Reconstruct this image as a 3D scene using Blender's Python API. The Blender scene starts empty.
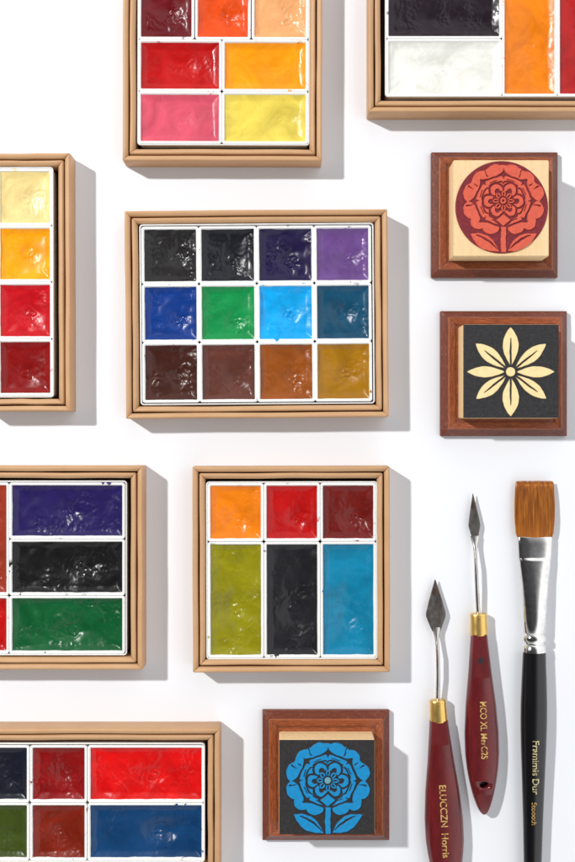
import bpy, bmesh, math, random
import numpy as np
from mathutils import Vector, Matrix, noise

S = 0.00032            # metres per layout unit
H = 1095.0             # camera height in layout units
CX, CY = 287.5, 431.0
scene = bpy.context.scene
COL = scene.collection

# ------------------------------------------------------------------ camera
cam_d = bpy.data.cameras.new('camera')
cam = bpy.data.objects.new('camera', cam_d)
COL.objects.link(cam)
cam.location = (0, 0, H * S)
cam_d.sensor_fit = 'VERTICAL'
cam_d.sensor_height = 36
cam_d.sensor_width = 24
cam_d.lens = 36 * H / 862.0
cam_d.clip_start = 0.01
cam_d.clip_end = 50
scene.camera = cam

# ------------------------------------------------------------------ world light: invented dark cap and bright side for fill and reflections
world = bpy.data.worlds.new('World')
scene.world = world
world.use_nodes = True
nt = world.node_tree
bg = nt.nodes['Background']
tc = nt.nodes.new('ShaderNodeTexCoord')
sx = nt.nodes.new('ShaderNodeSeparateXYZ')
nt.links.new(tc.outputs['Generated'], sx.inputs[0])
rz = nt.nodes.new('ShaderNodeValToRGB')
els = rz.color_ramp.elements
els[0].position = 0.0; els[0].color = (0.86, 0.87, 0.90, 1)
els[1].position = 0.80; els[1].color = (0.07, 0.07, 0.075, 1)
e = els.new(0.62); e.color = (1, 1, 1.0, 1)
e = els.new(0.71); e.color = (0.36, 0.36, 0.37, 1)
dp = nt.nodes.new('ShaderNodeVectorMath'); dp.operation = 'DOT_PRODUCT'
nt.links.new(tc.outputs['Generated'], dp.inputs[0])
dp.inputs[1].default_value = (-0.44, -0.05, 0.897)
nt.links.new(dp.outputs['Value'], rz.inputs[0])
mr = nt.nodes.new('ShaderNodeMapRange')
mr.inputs['From Min'].default_value = -0.55
mr.inputs['From Max'].default_value = 0.35
mr.inputs['To Min'].default_value = 0.50
mr.inputs['To Max'].default_value = 1.40
nt.links.new(sx.outputs['X'], mr.inputs['Value'])
mm = nt.nodes.new('ShaderNodeVectorMath'); mm.operation = 'SCALE'
nt.links.new(rz.outputs[0], mm.inputs[0])
nt.links.new(mr.outputs[0], mm.inputs['Scale'])
nt.links.new(mm.outputs[0], bg.inputs['Color'])
bg.inputs['Strength'].default_value = 1.0

# key lamp: a small hard studio light up to the left
ld = bpy.data.lights.new('key_light', 'AREA')
ld.shape = 'DISK'
ld.size = 0.055
ld.energy = 14.8
ld.color = (1.0, 0.99, 0.98)
lo = bpy.data.objects.new('key_light', ld)
COL.objects.link(lo)
lo.location = (-0.729, 0.462, 0.864)
lo.rotation_euler = (Vector((0.02, -0.05, 0)) - lo.location).to_track_quat('-Z', 'Y').to_euler()

scene.view_settings.view_transform = 'Standard'
scene.view_settings.look = 'None'
scene.view_settings.exposure = 0
scene.view_settings.gamma = 1

# ------------------------------------------------------------------ helpers
def lin(c, k=1.12):
    out = []
    for v in c:
        v /= 255.0
        v = v / 12.92 if v <= 0.04045 else ((v + 0.055) / 1.055) ** 2.4
        out.append(min(0.9, v / k))
    return tuple(out) + (1,)

def G(x, y, z):
    """photo point seen at height z -> layout point on the table"""
    k = 1 - z / H
    return CX + (x - CX) * k, CY + (y - CY) * k

def W(x, y, z=0):
    return Vector(((x - CX) * S, (CY - y) * S, z * S))

class MB:
    def __init__(self):
        self.v = []; self.f = []; self.uv = []
    def add(self, verts, faces, uvs=None):
        o = len(self.v)
        self.v += list(verts)
        for i, f in enumerate(faces):
            self.f.append([a + o for a in f])
            self.uv.append(uvs[i] if uvs else None)
    def loft(self, loops, cap0=True, cap1=True, closed=True):
        n = len(loops[0]); vs = []; fs = []
        for L in loops: vs += L
        for i in range(len(loops) - 1):
            for j in range(n):
                k = (j + 1) % n
                fs.append([i * n + j, i * n + k, (i + 1) * n + k, (i + 1) * n + j])
        if cap0: fs.append(list(range(n))[::-1])
        if cap1: fs.append([(len(loops) - 1) * n + j for j in range(n)])
        self.add(vs, fs)
    def build(self, name, mat, parent=None, origin=(0, 0), smooth=True, angle=35, loc=None, raw=False):
        """verts are (x, y, z) in layout units, y down; origin = the thing's own base point"""
        me = bpy.data.meshes.new(name)
        ox, oy = origin
        if raw: vs = self.v
        else: vs = [((x - ox) * S, (oy - y) * S, z * S) for x, y, z in self.v]
        me.from_pydata(vs, [], self.f)
        if any(u is not None for u in self.uv):
            ul = me.uv_layers.new(name='UVMap')
            li = 0
            for f, u in zip(self.f, self.uv):
                for q in range(len(f)):
                    ul.data[li].uv = u[q] if u else (0, 0)
                    li += 1
        bm = bmesh.new(); bm.from_mesh(me)
        bmesh.ops.recalc_face_normals(bm, faces=bm.faces)
        for f in bm.faces: f.smooth = smooth
        if smooth:
            a = math.radians(angle)
            for ed in bm.edges:
                if len(ed.link_faces) == 2 and ed.calc_face_angle(0) > a: ed.smooth = False
        bm.to_mesh(me); bm.free()
        for m in (mat if isinstance(mat, list) else [mat]): me.materials.append(m)
        ob = bpy.data.objects.new(name, me)
        COL.objects.link(ob)
        if parent: ob.parent = parent
        if loc is not None: ob.location = loc
        return ob

def thing(name, x, y, label, cat, group=None, rot=0):
    o = bpy.data.objects.new(name, None)
    o.empty_display_size = 0.004
    COL.objects.link(o)
    o.location = W(x, y, 0)
    o.rotation_euler = (0, 0, rot)
    o['label'] = label; o['category'] = cat
    if group: o['group'] = group
    return o

def rrect(cx, cy, hx, hy, r, z, n=5):
    pts = []
    r = min(r, hx * .99, hy * .99)
    for (sx_, sy_, a0) in ((1, 1, 0), (-1, 1, 90), (-1, -1, 180), (1, -1, 270)):
        for i in range(n + 1):
            a = math.radians(a0 + 90 * i / n)
            pts.append((cx + sx_ * (hx - r) + r * math.cos(a), cy + sy_ * (hy - r) + r * math.sin(a), z))
    return pts

def mitred_frame(mb, x0, y0, x1, y1, prof, seg=16, wob=0.0, groove=0.4, ge=0.9, seed=0):
    """closed moulding of profile [(inset, z)] round a rectangle, mitre creases at the corners"""
    pc = (sum(p[0] for p in prof) / len(prof), sum(p[1] for p in prof) / len(prof))
    shr = [(p[0] + (pc[0] - p[0]) * groove / max(0.8, math.dist(p, pc)), p[1] + (pc[1] - p[1]) * groove / max(0.8, math.dist(p, pc))) for p in prof]
    cum = [0]
    for i in range(len(prof)): cum.append(cum[-1] + math.dist(prof[i], prof[(i + 1) % len(prof)]))
    rings = []; us = []
    corners = [(x0, y0), (x1, y0), (x1, y1), (x0, y1)]
    inn = [(1, 1), (-1, 1), (-1, -1), (1, -1)]
    u0 = 0
    for s in range(4):
        a, b = corners[s], corners[(s + 1) % 4]
        ia, ib = inn[s], inn[(s + 1) % 4]
        L = math.dist(a, b)
        ts = [0, ge / L] + [i / seg for i in range(1, seg)] + [1 - ge / L]
        nx, ny = [(0, 1), (-1, 0), (0, -1), (1, 0)][s]
        for t in ts:
            P = shr if t == 0 else prof
            env = math.sin(math.pi * t) ** 0.5 if 0 < t < 1 else 0
            wv = wob * env * noise.noise(Vector((t * 3.3 + seed * 7, s * 5.1 + seed, 0.3)))
            wz = wob * 0.5 * env * noise.noise(Vector((t * 4.3 + seed * 3, s * 2.1 + seed, 7.3)))
            ring = []
            for d, z in P:
                pa = (a[0] + ia[0] * d, a[1] + ia[1] * d); pb = (b[0] + ib[0] * d, b[1] + ib[1] * d)
                f = min(1, z / 10)
                ring.append((pa[0] + (pb[0] - pa[0]) * t + nx * wv * f, pa[1] + (pb[1] - pa[1]) * t + ny * wv * f, z + wz * f))
            rings.append(ring); us.append(u0 + L * t)
        u0 += L + 37.3
    n = len(prof); m = len(rings); fs = []; uv = []
    per = m // 4
    for i in range(m):
        k = (i + 1) % m
        ua = us[i]
        ub = us[k] if (i + 1) % per else us[i] + ge
        for j in range(n):
            q = (j + 1) % n
            fs.append([i * n + j, i * n + q, k * n + q, k * n + j])
            uv.append([(ua * .01, cum[j] * .01), (ua * .01, cum[j + 1] * .01), (ub * .01, cum[j + 1] * .01), (ub * .01, cum[j] * .01)])
    mb.add([p for r in rings for p in r], fs, uv)

# ------------------------------------------------------------------ materials
def newmat(name):
    m = bpy.data.materials.new(name); m.use_nodes = True
    return m, m.node_tree, m.node_tree.nodes['Principled BSDF']

def N(nt, t, **kw):
    n = nt.nodes.new(t)
    for k, v in kw.items():
        if k in n.inputs: n.inputs[k].default_value = v
        else: setattr(n, k, v)
    return n

def mix(nt, fac, a, b, blend='MIX'):
    m = nt.nodes.new('ShaderNodeMix'); m.data_type = 'RGBA'; m.blend_type = blend
    for sock, val in ((m.inputs[0], fac), (m.inputs[6], a), (m.inputs[7], b)):
        if isinstance(val, (int, float, tuple)): sock.default_value = val
        else: nt.links.new(val, sock)
    return m.outputs[2]

def ramp(nt, src, stops):
    r = nt.nodes.new('ShaderNodeValToRGB')
    e = r.color_ramp.elements
    e[0].position, e[0].color = stops[0][0], stops[0][1]
    e[1].position, e[1].color = stops[-1][0], stops[-1][1]
    for p, c in stops[1:-1]:
        q = e.new(p); q.color = c
    nt.links.new(src, r.inputs[0])
    return r.outputs[0]
def g4(v): return (v, v, v, 1)

def coords(nt, kind='Object', scale=(1, 1, 1), loc=(0, 0, 0)):
    t = nt.nodes.new('ShaderNodeTexCoord'); m = nt.nodes.new('ShaderNodeMapping')
    m.inputs['Scale'].default_value = scale; m.inputs['Location'].default_value = loc
    nt.links.new(t.outputs[kind], m.inputs[0])
    return m.outputs[0]

def tex(nt, vec, scale, detail=4, rough=.55, dist=0):
    n = N(nt, 'ShaderNodeTexNoise', Scale=scale, Detail=detail, Roughness=rough, Distortion=dist)
    nt.links.new(vec, n.inputs['Vector'])
    return n.outputs[0]

def bump(nt, bs, src, strength, dist=0.0002, prev=None):
    b = N(nt, 'ShaderNodeBump', Strength=strength, Distance=dist)
    nt.links.new(src, b.inputs['Height'])
    if prev: nt.links.new(prev, b.inputs['Normal'])
    nt.links.new(b.outputs[0], bs.inputs['Normal'])
    return b.outputs[0]

def mat_surface():
    m, nt, bs = newmat('white_board')
    v = coords(nt)
    c = mix(nt, tex(nt, v, 9, 2), (.785, .803, .838, 1), (.80, .818, .852, 1))
    nt.links.new(c, bs.inputs['Base Color'])
    bs.inputs['Roughness'].default_value = .62
    bs.inputs['Specular IOR Level'].default_value = .25
    bump(nt, bs, tex(nt, v, 2600, 3), .10, .00005)
    return m

def mat_kraft(seed=0):
    m, nt, bs = newmat('kraft_card')
    v = coords(nt, 'Object', (1, 1, 1), (seed, 0, 0))
    uvv = coords(nt, 'UV', (1, 3, 1), (seed * .37, 0, 0))
    fib = tex(nt, uvv, 160, 5, .6)
    big = tex(nt, v, 90, 3)
    a = mix(nt, big, lin((190, 146, 104)), lin((211, 169, 126)))
    fr = ramp(nt, fib, [(.32, g4(.80)), (.5, g4(1)), (.72, g4(1.06))])
    c = mix(nt, .75, a, fr, 'MULTIPLY')
    sp = ramp(nt, tex(nt, v, 1500, 2), [(.66, g4(0)), (.78, g4(.35))])
    c = mix(nt, sp, c, lin((158, 108, 70)))
    nt.links.new(c, bs.inputs['Base Color'])
    bs.inputs['Roughness'].default_value = .5
    bs.inputs['Specular IOR Level'].default_value = .4
    b = bump(nt, bs, fib, .25, .00012)
    bump(nt, bs, tex(nt, v, 2200, 3), .2, .00005, b)
    return m

def mat_plastic():
    m, nt, bs = newmat('white_tray_plastic')
    v = coords(nt)
    c = mix(nt, ramp(nt, tex(nt, v, 260, 4), [(.3, g4(0)), (.8, g4(1))]), (.80, .80, .785, 1), (.73, .72, .69, 1))
    nt.links.new(c, bs.inputs['Base Color'])
    bs.inputs['Roughness'].default_value = .34
    return m

def mat_pan(rgb, seed):
    """white pan plastic with a few dried smudges of its own paint"""
    m, nt, bs = newmat('white_pan_plastic')
    v = coords(nt, 'Object', (1, 1, 1), (seed * .731, seed * .173, 0))
    c = mix(nt, tex(nt, v, 200, 3), (.83, .83, .81, 1), (.78, .775, .75, 1))
    s1 = ramp(nt, tex(nt, v, 270, 5, .62), [(.60, g4(0)), (.63, g4(1))])
    s2 = ramp(nt, tex(nt, v, 90, 1), [(.50, g4(0)), (.60, g4(1))])
    sm = mix(nt, 1.0, s1, s2, 'MULTIPLY')
    c = mix(nt, sm, c, lin(rgb))
    nt.links.new(c, bs.inputs['Base Color'])
    bs.inputs['Roughness'].default_value = .30
    return m

def mat_paint(rgb, seed, rough=.19, flat=False):
    m, nt, bs = newmat('dried_watercolour')
    v = coords(nt, 'Object', (1, 1, 1), (seed * .31, seed * .77, seed * .05))
    pale = min(1, max(0, (min(rgb) - 50) / 70))
    vivid = min(1, max(0, (max(rgb) - 100) / 110))
    base = lin(rgb, 1.75 - .62 * pale - (1 - pale) * (.42 if rgb[1] < 100 else .62) * vivid)
    g_ = sum(base[:3]) / 3
    base = tuple(max(.003, g_ + (x - g_) * (1.12 - .14 * pale)) for x in base[:3]) + (1,)
    lum = max(base[:3])
    dk = tuple(x * .74 for x in base[:3]) + (1,)
    lt = tuple(min(.9, x * 1.22 + .002) for x in base[:3]) + (1,)
    n1 = tex(nt, v, 85, 6, .62, 1.2)
    c = mix(nt, ramp(nt, n1, [(.36, g4(0)), (.64, g4(1))]), dk, lt)
    c = mix(nt, .35, c, base)
    fl = ramp(nt, tex(nt, v, 1900, 2, .5), [(.70, g4(0)), (.76, g4(1))])
    c = mix(nt, mix(nt, .5, fl, g4(0)), c, tuple(min(.9, x * 1.4 + .03) for x in base[:3]) + (1,))
    nt.links.new(c, bs.inputs['Base Color'])
    rr = ramp(nt, tex(nt, v, 260, 5, .6), [(.3, g4(.30)), (.75, g4(.48))])
    nt.links.new(rr, bs.inputs['Roughness'])
    bs.inputs['Specular IOR Level'].default_value = .14
    bs.inputs['Coat Weight'].default_value = .48
    nt.links.new(ramp(nt, tex(nt, v, 210, 4, .6), [(.32, g4(.14)), (.7, g4(.40))]), bs.inputs['Coat Roughness'])
    bs.inputs['Coat IOR'].default_value = 1.42
    b = bump(nt, bs, tex(nt, v, 330, 4, .5, .8), .22, .00022)
    bump(nt, bs, tex(nt, v, 1500, 3, .6), .16, .00006, b)
    return m

def mat_wood(seed, dark=1.0):
    m, nt, bs = newmat('stained_wood')
    uvv = coords(nt, 'UV', (1, 9, 1), (seed * 1.37, seed * .5, 0))
    v = coords(nt, 'Object', (1, 1, 1), (seed, 0, 0))
    gr = tex(nt, uvv, 9, 6, .65, .6)
    pore = tex(nt, coords(nt, 'UV', (1, 5, 1), (seed, 0, 0)), 75, 3, .6)
    c = ramp(nt, gr, [(.28, lin((108, 50, 24))), (.5, lin((152, 76, 38))), (.72, lin((192, 106, 58)))])
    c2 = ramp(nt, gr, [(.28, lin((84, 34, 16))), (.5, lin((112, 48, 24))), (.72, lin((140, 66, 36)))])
    # outer moulding coloured redder and darker than the inner ledge; ridge highlight painted between
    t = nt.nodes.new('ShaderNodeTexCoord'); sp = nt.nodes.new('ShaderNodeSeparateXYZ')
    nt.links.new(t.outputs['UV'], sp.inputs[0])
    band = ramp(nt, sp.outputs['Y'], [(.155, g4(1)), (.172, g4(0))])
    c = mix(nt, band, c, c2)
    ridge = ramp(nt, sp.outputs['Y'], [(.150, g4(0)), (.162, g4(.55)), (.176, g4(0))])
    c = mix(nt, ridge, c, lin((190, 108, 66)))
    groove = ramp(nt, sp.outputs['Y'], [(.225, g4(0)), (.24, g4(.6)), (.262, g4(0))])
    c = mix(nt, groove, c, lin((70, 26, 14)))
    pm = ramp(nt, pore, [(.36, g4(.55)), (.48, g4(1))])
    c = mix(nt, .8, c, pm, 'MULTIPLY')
    painted_glint = ramp(nt, tex(nt, v, 900, 4, .7), [(.57, g4(0)), (.68, g4(.42))])  # specular sparkle of the outer bevel painted in as pale specks
    c = mix(nt, mix(nt, 1.0, painted_glint, band, 'MULTIPLY'), c, lin((176, 104, 72)))
    nt.links.new(c, bs.inputs['Base Color'])
    bs.inputs['Roughness'].default_value = .32
    bs.inputs['Specular IOR Level'].default_value = .5
    b = bump(nt, bs, pore, .5, .00012)
    bump(nt, bs, tex(nt, v, 1300, 4, .75), .85, .0002, b)
    return m

def mat_maple(seed):
    m, nt, bs = newmat('pale_block_wood')
    v = coords(nt, 'Object', (1, .12, 1), (seed, 0, 0))
    v2 = coords(nt)
    c = mix(nt, ramp(nt, tex(nt, v, 700, 5, .65), [(.3, g4(0)), (.7, g4(1))]), lin((244, 214, 166)), lin((234, 198, 146)))
    c = mix(nt, ramp(nt, tex(nt, v2, 2300, 2), [(.64, g4(0)), (.72, g4(.6))]), c, lin((192, 146, 88)))
    nt.links.new(c, bs.inputs['Base Color'])
    bs.inputs['Roughness'].default_value = .6
    bump(nt, bs, tex(nt, v, 900, 4), .2, .00008)
    return m

def mat_stampface(name, back, ink, speck, seed, cut=None):
    m, nt, bs = newmat(name)
    v = coords(nt, 'Object', (1, 1, 1), (seed, 0, 0))
    at = nt.nodes.new('ShaderNodeAttribute'); at.attribute_name = 'ink'
    g1 = tex(nt, v, 1300, 3, .6); g2 = tex(nt, v, 1900, 2)
    bk = mix(nt, ramp(nt, g1, [(.3, g4(0)), (.7, g4(1))]), lin(tuple(x * .82 for x in back)), lin(tuple(min(255, x * 1.12 + 4) for x in back)))
    bk = mix(nt, ramp(nt, g2, [(.66, g4(0)), (.74, g4(.7))]), bk, lin(speck))
    ik = mix(nt, ramp(nt, tex(nt, v, 800, 4), [(.3, g4(0)), (.7, g4(1))]), lin(ink), lin(tuple(min(255, x * 1.06 + 6) for x in ink)))
    ik = mix(nt, ramp(nt, g2, [(.64, g4(0)), (.73, g4(.45))]), ik, lin(tuple(x * .8 for x in ink)))
    c = mix(nt, at.outputs['Fac'], bk, ik)
    if cut:
        sep = nt.nodes.new('ShaderNodeAttribute'); sep.attribute_name = 'accent'
        c = mix(nt, sep.outputs['Fac'], c, lin(cut))
    nt.links.new(c, bs.inputs['Base Color'])
    bs.inputs['Roughness'].default_value = .6
    bs.inputs['Specular IOR Level'].default_value = .35
    bump(nt, bs, g1, .4, .00010)
    return m

def mat_simple(name, rgb, rough, metal=0, spec=.5, nz=0, ns=800, linear=False, rv=0, stretch=(1, 1, 1)):
    m, nt, bs = newmat(name)
    v = coords(nt, 'Object', stretch)
    b = rgb + (1,) if linear else lin(rgb)
    c = mix(nt, ramp(nt, tex(nt, v, ns * .3, 5), [(.3, g4(0)), (.7, g4(1))]), tuple(x * .86 for x in b[:3]) + (1,), tuple(min(1, x * 1.1) for x in b[:3]) + (1,))
    nt.links.new(c, bs.inputs['Base Color'])
    if rv:
        nt.links.new(ramp(nt, tex(nt, v, ns * .5, 4), [(.3, g4(rough)), (.75, g4(rough + rv))]), bs.inputs['Roughness'])
    else: bs.inputs['Roughness'].default_value = rough
    bs.inputs['Metallic'].default_value = metal
    bs.inputs['Specular IOR Level'].default_value = spec
    if nz: bump(nt, bs, tex(nt, v, ns, 4), nz, .00008)
    return m

M_plastic = mat_plastic()
M_floor = mat_simple('gap_shade_kraft', (70, 46, 30), .8)  # floor card coloured dark to paint in the shade of the gap round the tray

# ------------------------------------------------------------------ the white board everything lies on
mb = MB()
mb.loft([rrect(CX, CY, 2600, 2600, 40, -20, 3), rrect(CX, CY, 2600, 2600, 40, 0, 3)])
board = mb.build('table_surface', mat_surface(), origin=(CX, CY), smooth=False)
board.location = W(CX, CY, 0)
board['kind'] = 'structure'

# ------------------------------------------------------------------ boxes of watercolour pans
ZR, ZI, ZT = 28.0, 26.6, 23.8
def paint_box(rim, tray, label, seed, rot=0.0):
    """rim, tray: x0,y0,x1,y1 as seen in the photo"""
    x0, y0 = G(rim[0], rim[1], ZR); x1, y1 = G(rim[2], rim[3], ZR)
    ox, oy = (x0 + x1) / 2, (y0 + y1) / 2
    t = thing('paint_box', ox, oy, label, 'paint box', 'kraft boxes of watercolour pans', rot)
    kr = mat_kraft(seed)
    w = 5.2
    mb = MB()
    prof = [(0.3, 0), (0.0, .6), (0.0, ZR - 1.6), (.3, ZR - .7), (.9, ZR - .15), (1.7, ZR), (2.6, ZR - .15), (w - 1.5, ZR - .7), (w - .5, ZR - 1.3), (w, ZR - 2.4), (w, 3), (w, 0)]
    mitred_frame(mb, x0, y0, x1, y1, prof, wob=.6, groove=.9, ge=1.1, seed=seed)
    mb.build('outer_wall', kr, t, (ox, oy), angle=50)
    mb = MB()
    mb.loft([rrect(ox, oy, (x1 - x0) / 2 - 5, (y1 - y0) / 2 - 5, 1, .8, 2), rrect(ox, oy, (x1 - x0) / 2 - 5, (y1 - y0) / 2 - 5, 1, 3, 2)])
    mb.build('box_floor', M_floor, t, (ox, oy), smooth=False)
    g = 6.5; wi = 5.5
    prof = [(g, 3.2), (g, ZI - 2.2), (g + .4, ZI - .8), (g + 1.2, ZI - .1), (g + 2.0, ZI), (g + 3.0, ZI - .3), (g + wi - 1.4, ZI - 1.1), (g + wi - .4, ZI - 2.0), (g + wi, ZI - 3.2), (g + wi, 3.2)]
    mb = MB()
    mitred_frame(mb, x0, y0, x1, y1, prof, wob=.8, groove=.9, ge=1.1, seed=seed + 31)
    mb.build('inner_wall', kr, t, (ox, oy), angle=50)
    # white tray
    a0, b0 = G(tray[0], tray[1], ZT); a1, b1 = G(tray[2], tray[3], ZT)
    cx, cy, hx, hy = (a0 + a1) / 2, (b0 + b1) / 2, (a1 - a0) / 2 - .35, (b1 - b0) / 2 - .35
    mb = MB()
    tw = 1.5
    mb.loft([rrect(cx, cy, hx - 1.1, hy - 1.1, 3.0, 3.3), rrect(cx, cy, hx - 1.05, hy - 1.05, 3.0, ZT - 1.3), rrect(cx, cy, hx, hy, 3.4, ZT - .9), rrect(cx, cy, hx - .6, hy - .6, 3.0, ZT),
             rrect(cx, cy, hx - tw + .4, hy - tw + .4, 2.2, ZT), rrect(cx, cy, hx - tw, hy - tw, 2, ZT - .6), rrect(cx, cy, hx - tw, hy - tw, 2, 5)])
    mb.build('tray', M_plastic, t, (ox, oy))
    return t, (ox, oy), rot

pan_count = [0]
def pan(box, px, rgb, label, rough=.18, wr=1.0):
    """px: outer x0,y0,x1,y1 of the pan in the photo"""
    t, (bx, by), rot = box
    pan_count[0] += 1; seed = pan_count[0]
    rnd = random.Random(seed * 7 + 3)
    ZP = ZT - .3
    x0, y0 = G(px[0], px[1], ZP); x1, y1 = G(px[2], px[3], ZP)
    cx, cy, hx, hy = (x0 + x1) / 2, (y0 + y1) / 2, (x1 - x0) / 2 + .42, (y1 - y0) / 2 + .42
    # position turned with the box
    dx, dy = cx - bx, cy - by
    c_, s_ = math.cos(rot), math.sin(rot)
    wx, wy = bx + dx * c_ + dy * s_, by - dx * s_ + dy * c_
    o = thing('paint_pan', wx, wy, label, 'paint pan', 'watercolour pans', rot)
    mb = MB()
    R = 2.6
    wall = 1.9
    loops = [rrect(0, 0, hx - .6, hy - .6, R, 5.2), rrect(0, 0, hx, hy, R, ZP - .9), rrect(0, 0, hx, hy, R, ZP - .28), rrect(0, 0, hx - .35, hy - .35, R - .3, ZP),
             rrect(0, 0, hx - wall, hy - wall, 1.3, ZP), rrect(0, 0, hx - wall - .5, hy - wall - .5, 1.0, ZP - .5), rrect(0, 0, hx - wall - 1.3, hy - wall - 1.6, .9, ZP - 3.2), rrect(0, 0, hx - wall - 2.6, hy - wall - 2.6, .9, 9)]
    mb.loft(loops)
    mb.build('pan_shell', mat_pan(rgb, seed), o)
    # paint cake
    ax, ay = hx - wall + .7, hy - wall + .7
    st = .8
    nx, ny = int(2 * ax / st), int(2 * ay / st)
    X = np.linspace(-ax, ax, nx); Y = np.linspace(-ay, ay, ny)
    so = Vector((seed * 13.7, seed * 5.3, 0))
    lx, ly = rnd.uniform(-.05, .30) * ax, rnd.uniform(-.05, .32) * ay
    rx_, ry_ = rnd.uniform(.30, .48) * ax, rnd.uniform(.30, .48) * ay
    dep_ = rnd.uniform(1.6, 3.2) * min(rx_, ry_) / 8 * (.5 + .5 * wr)
    verts = []
    amp = (.5 + .9 * rnd.random()) * wr
    for y in Y:
        for x in X:
            ex, ey = ax - abs(x), ay - abs(y)
            d = ex + ey - math.hypot(ex, ey) if False else -1.6 * math.log(math.exp(-ex / 1.6) + math.exp(-ey / 1.6) + 1e-12)
            d = max(d, 0)
            p = Vector((x, y, 0))
            n_e = noise.noise(p * .11 + so) * .55 + noise.noise(p * .42 + so) * .25
            dd = min(ex, ey); dd = dd - .9 * math.exp(-abs(ex - ey) / 1.2) * .5 + .2 * n_e * 2
            dd = max(0, dd)
            h = ZP - .62 + n_e * 1.7 * math.exp(-d / 2.2)
            sl = 7.5 + 2.0 * noise.noise(p * .04 + so)        # width of the sloping edge the cake dried to
            q = min(1, dd / sl)
            h -= 3.3 * (1 - (1 - q) ** 1.35)
            m_ = min(ax, ay); q2 = min(1, d / m_)
            h -= 1.8 * (1 - (1 - q2) ** 2)
            # skin that wrinkled and puckered as the cake dried, mostly in one patch
            wq = min(1, d / 4.5)
            msk = max(0, min(1, .30 + 1.5 * noise.noise(p * .045 + so * 2.1) + .55 * math.exp(-(((x - lx) / ax) ** 2 + ((y - ly) / ay) ** 2) * 2.5)))
            r1 = 1 - abs(noise.noise(p * .075 + so * 1.3 + Vector((noise.noise(p * .05) * 3, 0, 4)))) * 2
            r2 = 1 - abs(noise.noise(p * .17 + so * .7)) * 2
            h += wq * amp * (1.0 * noise.noise(p * .05 + so * .4) + .35 * noise.noise(p * .12 + so * .9) + msk * (.40 * r1 * abs(r1) + .26 * r2 * abs(r2) + .26 * noise.noise(p * .3 + so) + .16 * noise.noise(p * .62 + so)))
            cx_, cy_ = (x - lx) / rx_, (y - ly) / ry_
            cr = math.hypot(cx_ + .3 * noise.noise(p * .09 + so), cy_ + .3 * noise.noise(p * .09 - so))
            h -= wq * dep_ * math.exp(-cr * cr)
            cr = math.hypot((x - lx), (y - ly)) / 6.0
            h += wq * amp * .75 * math.exp(-cr * cr) * math.sin(cr * 4 + noise.noise(p * .2 + so) * 4)
            verts.append((x, y, h))
    faces = [[j * nx + i, j * nx + i + 1, (j + 1) * nx + i + 1, (j + 1) * nx + i] for j in range(ny - 1) for i in range(nx - 1)]
    mb = MB(); mb.add(verts, faces)
    # closed underside
    ring = [i for i in range(nx)] + [(j + 1) * nx - 1 for j in range(1, ny)] + [(ny - 1) * nx + i for i in range(nx - 2, -1, -1)] + [j * nx for j in range(ny - 2, 0, -1)]
    low = [(verts[i][0] * .93, verts[i][1] * .93, 10) for i in ring]
    b0 = len(mb.v); mb.v += low; L = len(ring)
    for k in range(L):
        q = (k + 1) % L
        mb.f.append([ring[k], ring[q], b0 + q, b0 + k]); mb.uv.append(None)
    mb.f.append([b0 + k for k in range(L)]); mb.uv.append(None)
    mb.build('paint_cake', mat_paint(rgb, seed, rough), o, angle=60)
    return o

# top box
A = paint_box((122.7, -32, 322.2, 160.6), (137, -19.5, 310.4, 145.7), 'kraft box of red, amber, pink and yellow paints at the top edge', 1, math.radians(-.15))
pan(A, (138.6, -16, 193.6, 38.8), (122, 14, 36), 'burgundy paint pan beside the orange-red one at the top edge', wr=1.2)
pan(A, (195.4, -16, 250.2, 38.8), (232, 92, 28), 'orange-red paint pan between the burgundy and the peach pans')
pan(A, (252, -16, 308, 38.8), (238, 168, 110), 'peach paint pan right of the orange-red one at the top edge')
pan(A, (138.6, 39.8, 221.3, 90.8), (196, 8, 24), 'wide scarlet paint pan left of the amber one, above the pink pan')
pan(A, (222.4, 39.8, 308, 90.8), (250, 160, 4), 'wide amber paint pan above the pale yellow pan', wr=.4)
pan(A, (138.6, 91.8, 221.3, 143.2), (222, 92, 112), 'wide pink paint pan, the only pink one', wr=.6)
pan(A, (222.4, 91.8, 308, 143.2), (228, 206, 92), 'wide lemon yellow paint pan right of the pink one', wr=.5)
# top right box
B = paint_box((368.5, -35, 631, 111.8), (384.6, -22, 617, 97.2), 'kraft box with a white pan, in the top right corner', 2, 0)
pan(B, (386.4, -19, 501.6, 38), (44, 32, 42), 'wide purplish black paint pan above the white pan', wr=.9)
pan(B, (386.4, 39.2, 501.6, 95.6), (240, 240, 230), 'wide white paint pan, the only white paint', wr=.35)
pan(B, (502.6, -19, 557, 95.6), (232, 132, 10), 'tall orange paint pan right of the white one', wr=.5)
pan(B, (558, -19, 613, 95.6), (192, 8, 36), 'tall crimson red paint pan at the right edge, beside the tall orange one', wr=.6)
# left box
Cb = paint_box((-18.5, 152.8, 70.2, 411.2), (-4.5, 166.4, 54, 398), 'kraft box of a single column of yellow to dark red pans at the left edge', 3, math.radians(.15))
pan(Cb, (-2.2, 169, 52, 225), (240, 214, 142), 'pale cream yellow paint pan, topmost of the single column at the left edge')
pan(Cb, (-2.2, 226, 52, 281.4), (246, 164, 24), 'golden orange paint pan under the pale cream yellow one')
pan(Cb, (-2.2, 282.4, 52, 338.6), (206, 28, 52), 'rose red paint pan between the golden orange and the dark crimson ones')
pan(Cb, (-2.2, 339.6, 52, 395.4), (152, 14, 28), 'dark crimson paint pan, lowest of the single column at the left edge', wr=1.2)
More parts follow.
